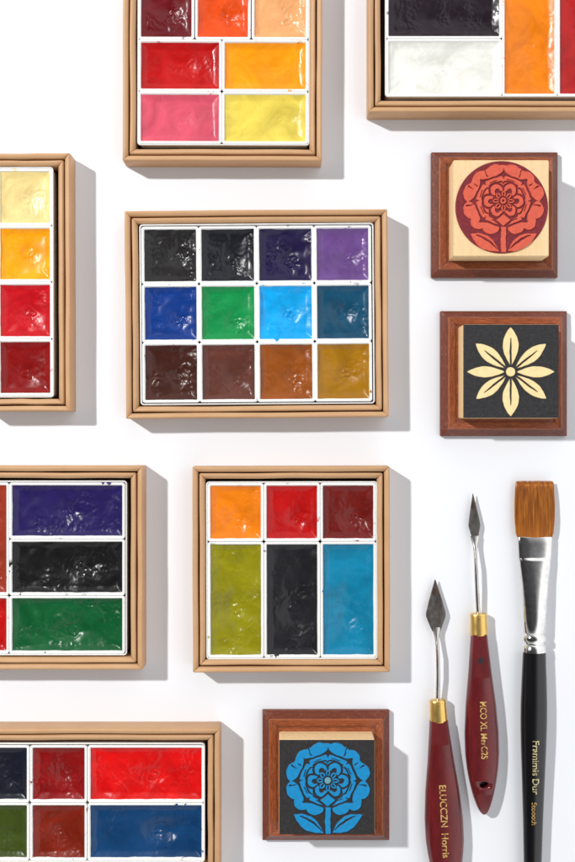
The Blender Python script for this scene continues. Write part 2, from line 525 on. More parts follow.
# centre box
Gb = paint_box((125.2, 209.8, 388.2, 417.8), (139.4, 222.9, 374.8, 404.9), 'kraft box holding twelve small square pans, in the middle of the picture', 4, math.radians(.42))
xs = [142, 199.2, 257.0, 314.6, 371.6]; ys = [226, 283.4, 341.8, 402.0]
cols = [[((46, 44, 45), 'charcoal black paint pan with a shiny ridge, top left corner of the twelve'), ((36, 37, 46), 'blue-black paint pan between the charcoal and the dark violet ones'),
         ((42, 33, 78), 'dark violet paint pan left of the light purple one'), ((116, 82, 146), 'light purple paint pan, top right corner of the twelve')],
        [((0, 70, 150), 'royal blue paint pan left of the bright green one'), ((6, 152, 84), 'bright green paint pan right of the royal blue one'),
         ((10, 164, 226), 'bright sky blue paint pan, the lightest blue'), ((0, 88, 120), 'dark petrol blue paint pan right of the sky blue one')],
        [((80, 41, 33), 'darkest brown paint pan, bottom left corner of the twelve'), ((112, 66, 56), 'dull reddish brown paint pan under the bright green one'),
         ((162, 90, 44), 'sienna paint pan under the sky blue one'), ((172, 122, 10), 'ochre paint pan, bottom right corner of the twelve')]]
for r in range(3):
    for c in range(4):
        pan(Gb, (xs[c] + .4, ys[r] + .4, xs[c + 1] - .4, ys[r + 1] - .4), cols[r][c][0], cols[r][c][1], wr=1.35)
# lower left box
D = paint_box((-66, 466, 142.6, 670), (-50, 480.2, 127.4, 656), 'kraft box with wide violet, black and green pans at the left edge', 5, 0)
pan(D, (-47, 483, 8.4, 595), (164, 66, 50), 'tall brick pink paint pan cut by the left edge, beside the violet one')
pan(D, (-47, 596.2, 8.4, 653.4), (190, 30, 40), 'red paint pan cut by the left edge, beside the wide green one')
pan(D, (9.6, 483, 124.4, 538.4), (50, 40, 104), 'wide deep violet paint pan above the wide black one', wr=1.4)
pan(D, (9.6, 539.6, 124.4, 595), (27, 26, 26), 'wide black paint pan between the deep violet and the green ones', wr=1.6)
pan(D, (9.6, 596.2, 124.4, 653.4), (8, 104, 58), 'wide dark green paint pan under the wide black one', wr=1.4)
# small middle box
F = paint_box((192.6, 466.4, 389.8, 672.6), (205.7, 481, 378.3, 660), 'kraft box with three square pans over three tall ones, left of the painting tools', 6, math.radians(.12))
pan(F, (208.2, 483.4, 263.2, 541), (228, 130, 4), 'orange paint pan left of a red one, above the tall olive pan')
pan(F, (264.4, 483.4, 319.6, 541), (196, 12, 24), 'red paint pan between the orange and the brick red squares')
pan(F, (320.8, 483.4, 375.8, 541), (130, 38, 34), 'brick red square paint pan above the tall teal pan')
pan(F, (208.2, 542.2, 263.2, 657.4), (154, 148, 18), 'tall olive yellow paint pan left of the tall black one', wr=1.5)
pan(F, (264.4, 542.2, 319.6, 657.4), (40, 40, 44), 'tall black paint pan between the olive and the teal ones', wr=1.5)
pan(F, (320.8, 542.2, 375.8, 657.4), (0, 134, 170), 'tall teal paint pan right of the tall black one')
# bottom left box
E = paint_box((-42, 729, 219.8, 877), (-28.5, 742.6, 205.4, 863), 'kraft box with wide bright red and blue pans in the bottom left corner', 7, 0)
pan(E, (-26, 745.8, 28.8, 802.2), (30, 33, 48), 'blue-black paint pan cut by the left edge, beside the crimson one')
pan(E, (30.2, 745.8, 86.6, 802.2), (150, 10, 30), 'crimson paint pan left of the wide bright red one')
pan(E, (88, 745.8, 203.8, 802.2), (224, 38, 14), 'wide bright red paint pan above the wide blue one', wr=1.3)
pan(E, (-26, 803.4, 28.8, 860.4), (74, 90, 36), 'moss green paint pan cut by the left edge')
pan(E, (30.2, 803.4, 86.6, 860.4), (140, 46, 30), 'rust brown paint pan left of the wide blue one')
pan(E, (88, 803.4, 203.8, 860.4), (14, 74, 122), 'wide slate blue paint pan under the wide bright red one', wr=1.3)

# ------------------------------------------------------------------ stamps
def cov(sd, w=.45): return np.clip(sd / w + .5, 0, 1)
def seg_dist(x, y, a, b):
    ax, ay = a; bx, by = b
    t = np.clip(((x - ax) * (bx - ax) + (y - ay) * (by - ay)) / ((bx - ax) ** 2 + (by - ay) ** 2), 0, 1)
    return np.hypot(x - ax - t * (bx - ax), y - ay - t * (by - ay)), t

def leaf_sd(x, y, a, b, bl, bu):
    """area between two arcs from a to b, bulging bl below and bu above the chord (y down)"""
    L = math.hypot(b[0] - a[0], b[1] - a[1])
    ux, uy = (b[0] - a[0]) / L, (b[1] - a[1]) / L
    nx, ny = -uy, ux
    s = ((x - a[0]) * ux + (y - a[1]) * uy) / L
    d = (x - a[0]) * nx + (y - a[1]) * ny
    env = np.clip(4 * s * (1 - s), 0, 1) * (s > 0) * (s < 1)
    up = bu * env; lo_ = bl * env
    sd = np.minimum(d + up, lo_ - d)
    return np.where((s > 0) & (s < 1), sd, -5), s, d

def warp(x, y, a=.45):
    return (x + a * np.sin(y * .31 + 1.3) * np.cos(x * .17 + .4) + .5 * a * np.sin(y * .83 + x * .4),
            y + a * np.cos(x * .29 + .9) * np.sin(y * .19 + 2.1) + .5 * a * np.cos(x * .77 - y * .35))

def rose(x, y, ring=False):
    """raised pattern of the flower stamps; 1 = printed, 0 = cut away. y down, origin at the flower's heart"""
    x, y = warp(x, y, .30)
    ink = np.zeros_like(x)
    def put(val, c):
        nonlocal ink
        ink = ink * (1 - c) + val * c
    r = np.hypot(x, y)
    th = np.arctan2(x, -y)          # 0 up, clockwise
    # outer scalloped petals
    sd = 35.5 - np.hypot(x / 1.07, y + 1.5); sd = np.minimum(sd, 25 - y)
    for ang, dist, rad in ((16, 29.5, 9.6), (-16, 29.5, 9.6), (47, 30.5, 10), (-47, 30.5, 10), (76, 32.5, 10.3), (-76, 32.5, 10.3), (106, 33.2, 9.8), (-106, 33.2, 9.8), (130, 33.5, 8.2), (-130, 33.5, 8.2)):
        a = math.radians(ang)
        sd = np.maximum(sd, rad - np.hypot(x - dist * math.sin(a), y + dist * math.cos(a)))
    for sx_ in (1, -1):
        sd = np.maximum(sd, 6.2 - np.hypot((x - sx_ * 13) * .72, y - 28))
    put(1, cov(sd))
    put(0, cov(3.4 - np.hypot(x * 1.5, (y - 27) * .5)))          # gap above stem
    for sx_ in (1, -1):
        d, t = seg_dist(x, y, (sx_ * 20, 17), (sx_ * 25.5, 21.5)); put(0, cov(.9 - .6 * t - d))
        d, t = seg_dist(x, y, (sx_ * 38, 5), (sx_ * 31, 4)); put(0, cov(.9 - .8 * t - d))
        d, t = seg_dist(x, y, (sx_ * 36, -15), (sx_ * 31, -12)); put(0, cov(.8 - .7 * t - d))
        d, t = seg_dist(x, y, (sx_ * 20, -34), (sx_ * 17.5, -28)); put(0, cov(.8 - .7 * t - d))
    xs_ = x / 1.10
    rr = np.hypot(xs_, y)
    tt = np.arctan2(xs_, -y)
    def cusp(k, ph=0): return np.abs(((tt * k / (2 * np.pi) + ph) % 1) - .5) * 2     # 1 at tips
    c8 = cusp(8)
    # toothed ring of sepals, each layer following the one outside it
    put(0, cov(26.6 + 5.2 * c8 ** 3 - rr))
    put(1, cov(24.9 + 2.2 * c8 ** 2.5 - 4.5 * c8 ** 12 - rr))
    put(0, cov(20.7 + .8 * c8 ** 2 - 2.6 * c8 ** 8 - rr))
    put(1, cov(19.5 + .4 * c8 ** 2 - 3.0 * c8 ** 8 - rr))
    # thin cut lines in the pale ring
    for i in range(8):
        a = math.radians(45 * i + 22.5)
        d, t = seg_dist(xs_, y, (22.2 * math.sin(a - .22), -22.2 * math.cos(a - .22)), (22.2 * math.sin(a + .10), -22.2 * math.cos(a + .10)))
        put(0, cov(.42 - d) * .8)
    # six broad inner petals with a dark eye in each
    pet = [(-30, 12.6, 6.9), (30, 12.6, 6.9), (-92, 13.2, 6.6), (92, 13.2, 6.6), (-148, 12.0, 6.4), (148, 12.0, 6.4)]
    for ang, dist, rad in pet:
        a = math.radians(ang); px, py = dist * math.sin(a) * 1.1, -dist * math.cos(a)
        put(0, cov(rad + 1.5 - np.hypot(x - px, y - py)))
    for ang, dist, rad in pet:
        a = math.radians(ang); px, py = dist * math.sin(a) * 1.1, -dist * math.cos(a)
        put(0, cov(rad + 1.0 - np.hypot(x - px, y - py)))
        put(1, cov(rad - .5 - np.hypot(x - px, y - py)))
        ux, uy = math.sin(a), -math.cos(a)
        ex, ey = px - ux * 1.6, py - uy * 1.6
        u = (x - ex) * ux + (y - ey) * uy; v = -(x - ex) * uy + (y - ey) * ux
        put(0, cov(2.7 - np.hypot(u * .85, v)))
    put(0, cov(9.8 + 1.0 * cusp(6, .5) - rr))
    for i in range(8):
        a = math.radians(45 * i)
        ux, uy = math.sin(a), -math.cos(a)
        px, py = 7.2 * ux * 1.05, 7.2 * uy
        u = (x - px) * ux + (y - py) * uy; v = -(x - px) * uy + (y - py) * ux
        put(1, cov(2.5 - np.hypot(u * .72, v * 1.1)))
        put(0, cov(1.05 - np.hypot(u * .5, v * 1.3)))
    put(0, cov(4.9 - r)); put(1, cov(3.2 - r)); 
    if ring: put(0, cov(1.3 - r))
    # short gouge lines fanning over the outer petals
    for ang in (-58, -31, 0, 31, 58, 90, -90):
        a = math.radians(ang)
        d, t = seg_dist(x, y, (math.sin(a) * 34.5 * 1.03, -math.cos(a) * 33), (math.sin(a) * 31 * 1.03, -math.cos(a) * 29.5))
        put(0, cov(.25 + .45 * t - d) * .9)
    # drop-shaped petal at the foot
    dd = np.abs(x) / 7.4 + np.abs(y - 19.8) / 6.4
    put(0, cov((1.42 - dd) * 5)); put(1, cov((1 - dd) * 5))
    # stem and leaves
    put(0, cov(np.minimum(4.2 - np.abs(x), y - 27.5))); 
    put(1, cov(np.minimum(2.7 - np.abs(x), np.minimum(y - 26.8, 53.2 - y))))
    for sx_ in (1, -1):
        sd, s, d = leaf_sd(x * sx_, y, (4.8, 52.2), (34.2, 33.9), 6.6, 7.4)
        put(1, cov(sd))
        vs = np.clip((s - .06) / .79, 0, 1)
        wv = 1.0 * np.sin(np.pi * np.clip(vs, 0, 1)) ** .6
        off = d - (-.4 - 3.0 * np.sin(np.pi * np.clip(s, 0, 1)))
        put(0, cov(wv - np.abs(off)) * (s > .06) * (s < .85))
    return ink

def star(x, y):
    x, y = warp(x, y, .14)
    ink = np.zeros_like(x)
    spec = [(0, 44.6, 7.9, 1), (51.5, 44.8, 6.6, 1), (90, 43.6, 5.6, 0), (127, 44.4, 6.4, 1), (180, 44.2, 8.2, 1), (232, 43.6, 6.6, 1), (270, 43.4, 5.5, 0), (309, 45, 7.0, 1)]
    for ang, R, w, vein in spec:
        a = math.radians(ang); ux, uy = math.sin(a), -math.cos(a)
        u = x * ux + y * uy; v = -x * uy + y * ux
        s = np.clip((u - 5.5) / (R - 5.5), 0, 1)
        hw = w * np.sin(np.pi * s ** 1.12) ** .85
        sd = np.where((u > 5.5) & (u < R), hw - np.abs(v), -3)
        ink = np.maximum(ink, cov(sd))
    for ang, R, w, vein in spec:
        if not vein: continue
        a = math.radians(ang); ux, uy = math.sin(a), -math.cos(a)
        u = x * ux + y * uy; v = -x * uy + y * ux
        hv = .95 * np.clip((34 - u) / 12, 0, 1) ** .4
        c = cov(np.where((u > 3) & (u < 34), hv - np.abs(v), -3))
        ink = ink * (1 - c)
    r = np.hypot(x, y)
    c = cov(6.8 - r); ink = ink * (1 - c)
    c = cov(4.6 - r); ink = ink * (1 - c) + c
    return ink

def face_square(cx, cy, hx, hy, z, pat, pcx, pcy, k, relief=1.3, per=3.2):
    """square rubber sheet with raised pattern; pat(x, y) in photo units about (pcx, pcy)"""
    nx, ny = int(2 * hx * per), int(2 * hy * per)
    X, Y = np.meshgrid(np.linspace(-hx, hx, nx), np.linspace(-hy, hy, ny))
    ink = pat((X + cx - pcx) / k, (Y + cy - pcy) / k)
    Z = z + relief * ink
    Z[0, :] = Z[-1, :] = z; Z[:, 0] = Z[:, -1] = z
    v = np.stack([X.ravel() + cx, Y.ravel() + cy, Z.ravel()], 1)
    idx = np.arange(nx * ny).reshape(ny, nx)
    f = np.stack([idx[:-1, :-1], idx[:-1, 1:], idx[1:, 1:], idx[1:, :-1]], -1).reshape(-1, 4)
    ring = np.concatenate([idx[0, :], idx[1:, -1], idx[-1, -2::-1], idx[-2:0:-1, 0]])
    return v, f, ink.ravel(), ring

def face_disc(cx, cy, R, z, pat, pcx, pcy, k, relief=1.3):
    nr, na = 150, 700
    rr = np.linspace(0.02, 1, nr) * R
    A_, R_ = np.meshgrid(np.linspace(0, 2 * np.pi, na, endpoint=False), rr)
    X, Y = R_ * np.cos(A_) + cx, R_ * np.sin(A_) + cy
    ink = pat((X - pcx) / k, (Y - pcy) / k)
    Z = z + relief * ink
    Z[-1, :] = z
    idx = np.arange(nr * na).reshape(nr, na)
    nxt = np.roll(idx, -1, 1)
    f = np.stack([idx[:-1], nxt[:-1], nxt[1:], idx[1:]], -1).reshape(-1, 4)
    v = np.stack([X.ravel(), Y.ravel(), Z.ravel()], 1)
    return v, f, ink.ravel(), idx[-1], idx[0]

def build_face(v, f, ink, ring, zb, name, mat, parent, origin, inner=None, accent=None):
    low = v[ring].copy(); low[:, 2] = zb
    b0 = len(v); L = len(ring)
    v = np.concatenate([v, low])
    side = np.array([[ring[i], ring[(i + 1) % L], b0 + (i + 1) % L, b0 + i] for i in range(L)])
    faces = np.concatenate([f, side]).tolist()
    faces.append([b0 + i for i in range(L)][::-1])
    if inner is not None: faces.append(list(map(int, inner)))
    me = bpy.data.meshes.new(name)
    vv = np.stack([(v[:, 0] - origin[0]) * S, (origin[1] - v[:, 1]) * S, v[:, 2] * S], 1)
    me.from_pydata(vv.tolist(), [], faces)
    a = me.attributes.new('ink', 'FLOAT', 'POINT')
    vals = np.zeros(len(v)); vals[:len(ink)] = ink
    a.data.foreach_set('value', vals.astype(np.float32))
    if accent is not None:
        a = me.attributes.new('accent', 'FLOAT', 'POINT')
        vals = np.zeros(len(v)); vals[:len(accent)] = accent
        a.data.foreach_set('value', vals.astype(np.float32))
    bm = bmesh.new(); bm.from_mesh(me)
    bmesh.ops.recalc_face_normals(bm, faces=bm.faces)
    for q in bm.faces: q.smooth = len(q.verts) == 4
    for ed in bm.edges:
        if len(ed.link_faces) == 2 and ed.calc_face_angle(0) > 1.2: ed.smooth = False
    bm.to_mesh(me); bm.free()
    me.materials.append(mat)
    ob = bpy.data.objects.new(name, me); COL.objects.link(ob); ob.parent = parent
    return ob

ZB, ZK = 14.0, 41.0      # base top, block top
def stamp(base, block, label, seed, kind, pc, rot=0):
    x0, y0 = G(base[0], base[1], 6); x1, y1 = G(base[2], base[3], 6)
    ox, oy = (x0 + x1) / 2, (y0 + y1) / 2
    t = thing('rubber_stamp', ox, oy, label, 'stamp', 'mounted rubber stamps', rot)
    prof = [(.6, 0), (0, .8), (0, 5.4), (.6, 6.4), (1.6, 7.2), (5.0, 10.6), (6.6, 12.4), (7.0, 13.4), (7.8, ZB), (9.2, ZB - .1), (14.5, ZB - 1.5), (15.5, ZB - 1.6), (62, ZB - 1.6), (62, 0)]
    mb = MB(); mitred_frame(mb, x0, y0, x1, y1, prof, wob=.25, groove=.35, ge=.6, seed=seed)
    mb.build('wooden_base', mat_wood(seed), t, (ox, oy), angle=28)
    a0, b0 = G(block[0], block[1], ZK); a1, b1 = G(block[2], block[3], ZK)
    cx, cy, hx, hy = (a0 + a1) / 2, (b0 + b1) / 2, (a1 - a0) / 2, (b1 - b0) / 2
    mb = MB()
    mb.loft([rrect(cx, cy, hx, hy, 1.6, ZB - 1.7), rrect(cx, cy, hx, hy, 1.6, ZK - 1.0), rrect(cx, cy, hx - .8, hy - .8, 1.2, ZK)])
    mb.build('block', mat_maple(seed), t, (ox, oy), angle=20)
    k = 1 - (ZK + 1) / H
    px, py = G(pc[0], pc[1], ZK + 1)
    if kind == 'red':
        ccx, ccy = G(501.7, 207.2, ZK + 1)
        v, f, ink, ring, inn = face_disc(ccx, ccy, 46.2 * k, ZK + .6, lambda a, b: rose(a / .965, b / .965, True), px, py, k)
        m = mat_stampface('red_rubber', (124, 34, 42), (206, 88, 66), (150, 50, 56), seed)
        build_face(v, f, ink, ring, ZK - .2, 'rubber_face', m, t, (ox, oy), inner=inn)
    else:
        pat = rose if kind == 'blue' else star
        v, f, ink, ring = face_square(cx, cy, hx - .25, hy - .25, ZK + .5, pat, px, py, k)
        acc = None
        if kind == 'blue':
            m = mat_stampface('black_rubber_blue_ink', (40, 38, 39), (2, 128, 184), (86, 80, 80), seed, cut=(104, 160, 172))
            rr = np.hypot(v[:, 0] - px, v[:, 1] - py)
            acc = np.clip((3.4 - rr) / .5, 0, 1)
        else:
            m = mat_stampface('black_rubber_wood_inlay', (42, 41, 43), (244, 212, 156), (92, 88, 88), seed)
        build_face(v, f, ink, ring, ZK - .2, 'rubber_face', m, t, (ox, oy), accent=acc)
    return t

stamp((431.2, 152.2, 557.8, 277.6), (453.4, 160, 549, 256.4), 'stamp with a red flower in a circle on a pale wood block', 1, 'red', (503.4, 201))
stamp((440.4, 311.0, 567, 436.2), (463, 324.4, 558.8, 418.2), 'stamp with a pale eight-petalled star flower on black rubber', 2, 'star', (510.7, 371.9))
stamp((262.4, 710.2, 389.4, 840.4), (279, 739.6, 374.8, 834.4), 'stamp with a blue flower on black rubber at the bottom', 3, 'blue', (327.9, 780.6))

# ------------------------------------------------------------------ painting tools
def sect(cx, cy, hw, ht, zc, n=2.0, ax=(0, 1), m=32, flat=0):
    """superellipse cross-section standing across the axis direction ax (x, y down)"""
    px, py = ax[1], -ax[0]
    pts = []
    for i in range(m):
        a = 2 * math.pi * i / m
        c, s = math.cos(a), math.sin(a)
        u = hw * math.copysign(abs(c) ** (2 / n), c); w = ht * math.copysign(abs(s) ** (2 / n), s)
        pts.append((cx + px * u, cy + py * u, zc + w))
    return pts

def facet(cx, cy, hw, ht, zc, ax):
    px, py = ax[1], -ax[0]
    out = []
    q = [(.97, -.45), (1, -.32), (1, .22), (.97, .38), (.86, .76), (.80, .90), (.70, .99), (0, 1)]
    prof = q + [(-u, w) for u, w in q[-2::-1]] + [(-.74, -.93), (-.6, -1), (.6, -1), (.74, -.93)]
    for u, w in prof: out.append((cx + px * u * hw, cy + py * u * hw, zc + w * ht))
    return out

def interp(tab, s):
    for a, b in zip(tab, tab[1:]):
        if s <= b[0]:
            t = (s - a[0]) / (b[0] - a[0]) if b[0] > a[0] else 0
            return [a[i] + (b[i] - a[i]) * t for i in range(1, len(a))]
    return list(tab[-1][1:])
def smooth_tab(tab, s):
    """Catmull-like smoothing"""
    e = 1.6
    v = [interp(tab, s + d) for d in (-e, -e / 2, 0, e / 2, e)]
    return [sum(q[i] for q in v) / 5 for i in range(len(v[0]))]

M_gold = mat_simple('brass', (.78, .52, .16), .24, 1, linear=True, rv=.15, ns=500, stretch=(1, .3, 1))
M_steel = mat_simple('steel', (.62, .60, .57), .20, 1, linear=True, rv=.12)
def mat_blade():
    m, nt, bs = newmat('dark_blade_steel')
    v = coords(nt, 'Object', (1, .3, 1)); v2 = coords(nt)
    c = mix(nt, ramp(nt, tex(nt, v, 420, 5, .65), [(.35, g4(0)), (.68, g4(1))]), (.065, .058, .054, 1), (.17, .155, .145, 1))
    c = mix(nt, ramp(nt, tex(nt, v2, 160, 3), [(.52, g4(0)), (.68, g4(.7))]), c, (.12, .065, .032, 1))
    nt.links.new(c, bs.inputs['Base Color'])
    bs.inputs['Metallic'].default_value = .65
    nt.links.new(ramp(nt, tex(nt, v2, 500, 4), [(.3, g4(.22)), (.7, g4(.55))]), bs.inputs['Roughness'])
    bump(nt, bs, tex(nt, v, 900, 5, .7), .7, .00009)
    return m
M_blade = mat_blade()
M_chrome = mat_simple('nickel_ferrule', (.80, .79, .77), .09, 1, linear=True, rv=.07, ns=1500, nz=.05)
def mat_foil(name, rgb, under):
    m, nt, bs = newmat(name)
    v = coords(nt)
    f = ramp(nt, tex(nt, v, 1400, 3, .6), [(.36, g4(0)), (.50, g4(1))])
    c = mix(nt, f, lin(under), lin(rgb))
    nt.links.new(c, bs.inputs['Base Color'])
    bs.inputs['Metallic'].default_value = .3
    bs.inputs['Roughness'].default_value = .36
    bump(nt, bs, tex(nt, v, 2400, 3), .5, .0001)
    return m
M_foil = mat_foil('gold_foil_print', (232, 190, 116), (120, 70, 40))
M_foil2 = mat_foil('pale_gold_print', (222, 208, 160), (60, 50, 30))
M_black = mat_simple('black_lacquer', (10, 9, 12), .26, 0, .6, nz=.04, ns=500)
def mat_red():
    m, nt, bs = newmat('dark_red_lacquer')
    v = coords(nt, 'Object', (1, .25, 1)); v2 = coords(nt)
    c = mix(nt, ramp(nt, tex(nt, v, 500, 5), [(.3, g4(0)), (.7, g4(1))]), lin((86, 15, 20)), lin((110, 24, 28)))
    c = mix(nt, ramp(nt, tex(nt, v2, 2200, 2), [(.66, g4(0)), (.74, g4(.5))]), c, lin((150, 66, 62)))
    nt.links.new(c, bs.inputs['Base Color'])
    bs.inputs['Roughness'].default_value = .30
    bs.inputs['Specular IOR Level'].default_value = .6
    bump(nt, bs, tex(nt, v2, 1300, 4, .6), .3, .00007)
    return m
M_red = mat_red()

def lettering(text, size, x, y, ang, zfun, mat, parent, origin, squeeze=1.0, bold=.0):
    """text running down the handle; x, y = start on its mid line, ang = direction from straight down (radians)"""
    cu = bpy.data.curves.new('lettering', 'FONT')
    cu.body = text; cu.size = 10; cu.align_y = 'CENTER'; cu.offset = bold
    tmp = bpy.data.objects.new('lettering_tmp', cu); COL.objects.link(tmp)
    dg = bpy.context.evaluated_depsgraph_get()
    me = bpy.data.meshes.new_from_object(tmp.evaluated_get(dg))
    bpy.data.objects.remove(tmp); bpy.data.curves.remove(cu)
    bm = bmesh.new(); bm.from_mesh(me)
    k = size / 10
    # keep the faces short so that the letters follow the curve of the handle
    bmesh.ops.triangulate(bm, faces=bm.faces)
    for v in bm.verts:
        u = v.co.x * k * squeeze; w = v.co.y * k
        # text x runs down the page, text up points right
        gx = x + w * math.cos(ang) + u * math.sin(ang)
        gy = y + u * math.cos(ang) - w * math.sin(ang)
        v.co = Vector(((gx - origin[0]) * S, (origin[1] - gy) * S, (zfun(gx, gy) + .28) * S))
    bm.normal_update()
    up = sum(f.normal.z for f in bm.faces)
    if up < 0: bmesh.ops.reverse_faces(bm, faces=bm.faces)
    bm.to_mesh(me); bm.free()
    me.materials.clear(); me.materials.append(mat)
    ob = bpy.data.objects.new('lettering', me); COL.objects.link(ob); ob.parent = parent
    return ob

def palette_knife(tip, ferr, ang, blade_tab, shank_bend, text, tpos, tsize, label, hole, mark, tsq, wide=1.0):
    """tip and ferrule point in layout units; ang = lean of the axis; tables along the axis measured from the ferrule's top"""
    ax = (math.sin(ang), math.cos(ang))
    ox, oy = ferr[0] + ax[0] * 80, ferr[1] + ax[1] * 80
    t = thing('palette_knife', ox, oy, label, 'palette knife', 'palette knives')
    def at(s): return ferr[0] + ax[0] * s, ferr[1] + ax[1] * s
    ZH = 8.2
    # handle
    tab = [(20, 8.0, 6.6), (28, 8.6, 7.0), (60, 11.6, 7.6), (90, 15.0, 8.0), (118, 16.9, 8.1), (139, 16.8, 8.1), (154, 15.4, 7.9), (163, 14.0, 7.7), (172, 12.2, 7.4), (180, 10.3, 7.0), (187, 8.0, 6.5), (192, 6.2, 5.8), (195.5, 4.4, 4.9), (197.8, 2.4, 3.8), (198.8, .9, 2.4)]
    tab = [(a, b * wide, c) for a, b, c in tab]
    loops = []
    s = 20.0
    while s < 198.7:
        hw, ht = smooth_tab(tab, s) if 21 < s < 190 else interp(tab, s)
        c = at(s); loops.append(facet(c[0], c[1], hw * .985, ht, ZH, ax))
        s += 2.4 if s < 180 else 1.1
    c = at(198.9); loops.append(facet(c[0], c[1], .7, 2.2, ZH, ax))
    mb = MB(); mb.loft(loops)
    h = mb.build('handle', M_red, t, (ox, oy), angle=30)
    if hole:
        hc = at(hole)
        cm = MB()
        cm.loft([[(hc[0] + 4.6 * math.cos(a * math.pi / 12), hc[1] + 3.7 * math.sin(a * math.pi / 12), z) for a in range(24)] for z in (-3, 20)])
        cut = cm.build('cutter', M_red, None, (ox, oy)); cut.location = W(ox, oy)
        md = h.modifiers.new('hole', 'BOOLEAN'); md.operation = 'DIFFERENCE'; md.object = cut; md.solver = 'EXACT'
        bpy.context.view_layer.update()
        dg = bpy.context.evaluated_depsgraph_get()
        me = bpy.data.meshes.new_from_object(h.evaluated_get(dg))
        h.modifiers.clear(); old = h.data; h.data = me; me.name = 'handle'
        bpy.data.meshes.remove(old); cmz = cut.data; bpy.data.objects.remove(cut); bpy.data.meshes.remove(cmz)
    def zfun(gx, gy):
        dx, dy = gx - ferr[0], gy - ferr[1]
        s_ = dx * ax[0] + dy * ax[1]; u = abs(dx * ax[1] - dy * ax[0])
        hw, ht = smooth_tab(tab, s_); hw *= .985
        u /= hw
        return ZH + ht * (1 - .01 * u / .70 if u < .70 else .99 - .9 * (u - .70))
    p = at(tpos[0]); p = (p[0] + tpos[1] * ax[1], p[1] - tpos[1] * ax[0])
    lettering(text, tsize, p[0], p[1], ang, zfun, M_foil, h, (ox, oy), tsq, .12)
    if mark:
        mb = MB(); mc = at(mark); pts = []; fs = []
        rnd = random.Random(4)
        for q in range(16):
            a = q * math.pi / 8; rr = 3.2 + rnd.uniform(-.9, 1.0)
            gx, gy = mc[0] + rr * math.cos(a) * .8 + .2, mc[1] + rr * 1.25 * math.sin(a)
            pts.append((gx, gy, zfun(gx, gy) + .15))
        pts.append((mc[0], mc[1], zfun(*mc) + .15))
        mb.add(pts, [[q, (q + 1) % 16, 16] for q in range(16)])
        mb.build('paint_smudge', mat_simple('dark_smudge', (40, 28, 38), .5), h, (ox, oy))
    # ferrule
    fl = []
    for s, r in ((-.3, 3.0), (-.2, 7.6), (.6, 8.2), (2.2, 8.3), (2.6, 7.9), (3.2, 8.0), (12, 8.3), (19.5, 8.5), (20.4, 8.7), (21.2, 8.4), (21.3, 7)):
        c = at(s); fl.append(sect(c[0], c[1], r, r * .84, ZH, 2.2, ax, 40))
    mb = MB(); mb.loft(fl); mb.build('ferrule', M_gold, t, (ox, oy), angle=40)
    # shank and blade follow the line from the ferrule to the tip
    Lx, Ly = tip[0] - ferr[0], tip[1] - ferr[1]
    Lt = math.hypot(Lx, Ly); bx, by = Lx / Lt, Ly / Lt
    def on(s):
        q = min(1, max(0, s / Lt))
        b = shank_bend * math.sin(math.pi * min(1, q / .62))
        return ferr[0] + bx * s - by * b, ferr[1] + by * s + bx * b
    sh = [(-3, 2.2, 2.2, ZH), (0, 2.2, 2.2, ZH), (8, 2.1, 2.1, ZH + .6), (26, 2.0, 2.0, ZH + 2.4), (46, 1.9, 1.9, ZH + 2.6), (60, 1.9, 1.8, ZH + .2), (66, 2.3, 1.4, ZH - .8), (71, 3.6, 1.0, ZH - 1.6), (75, 4.6, .7, ZH - 2)]
    sc = blade_tab['neck'] / 75.0
    loops = []
    for s, hw, ht, z in sh:
        c = on(s * sc if s > 0 else s); loops.append(sect(c[0], c[1], hw, ht, z, 2, (-bx, -by), 20))
    mb = MB(); mb.loft(loops); mb.build('shank', M_steel, t, (ox, oy), angle=50)
    loops = []
    n0 = blade_tab['neck'] - 4.0
    for f, hw, z in ((0, 4.0, ZH - 1.7), (.10, blade_tab['w'] * .62, ZH - 1.9), (.28, blade_tab['w'] * .97, ZH - 2.2), (.33, blade_tab['w'], ZH - 2.3), (.38, blade_tab['w'] * .96, ZH - 2.4), (.6, blade_tab['w'] * .66, ZH - 2.8), (.85, blade_tab['w'] * .27, ZH - 3), (.97, blade_tab['w'] * .09, ZH - 3), (1, .15, ZH - 3)):
        s = n0 + (Lt - n0) * f; c = on(s)
        loops.append(sect(c[0], c[1], hw, .42, z, 2.6, (-bx, -by), 20))
    mb = MB(); mb.loft(loops); mb.build('blade', M_blade, t, (ox, oy), angle=50)
    return t

k1a = G(437.7, 700, 8); tip1 = G(435.2, 579.5, 6)
palette_knife(tip1, k1a, math.radians(2.9), dict(neck=72, w=9.9), .6, 'ELUCCZN  Horris', (81.5, -1.0), 9.6, 'palette knife nearest the boxes, its handle cut by the bottom edge', 170, None, .97, 1.13)
k2a = G(478.4, 613.6, 8); tip2 = G(473.0, 493.5, 6)
palette_knife(tip2, k2a, math.radians(1.5), dict(neck=77, w=5.9), -.9, 'MCO XL MerC2S', (85, .6), 9.2, 'palette knife beside the brush, whole handle with hanging hole in view', 168, 45, .84)

# flat brush
bt = G(534.5, 700, 12)
t = thing('paint_brush', bt[0], bt[1], 'flat paint brush with amber bristles and a long black handle, at the right', 'paint brush')
ORG = bt
def bc(y, z=12):
    # axis in photo -> layout
    x = 536.2 + (y - 481) * (533.2 - 536.2) / 381.0
    return G(x, y, z)
kk = 1 - 12 / H
ZA = 10.0
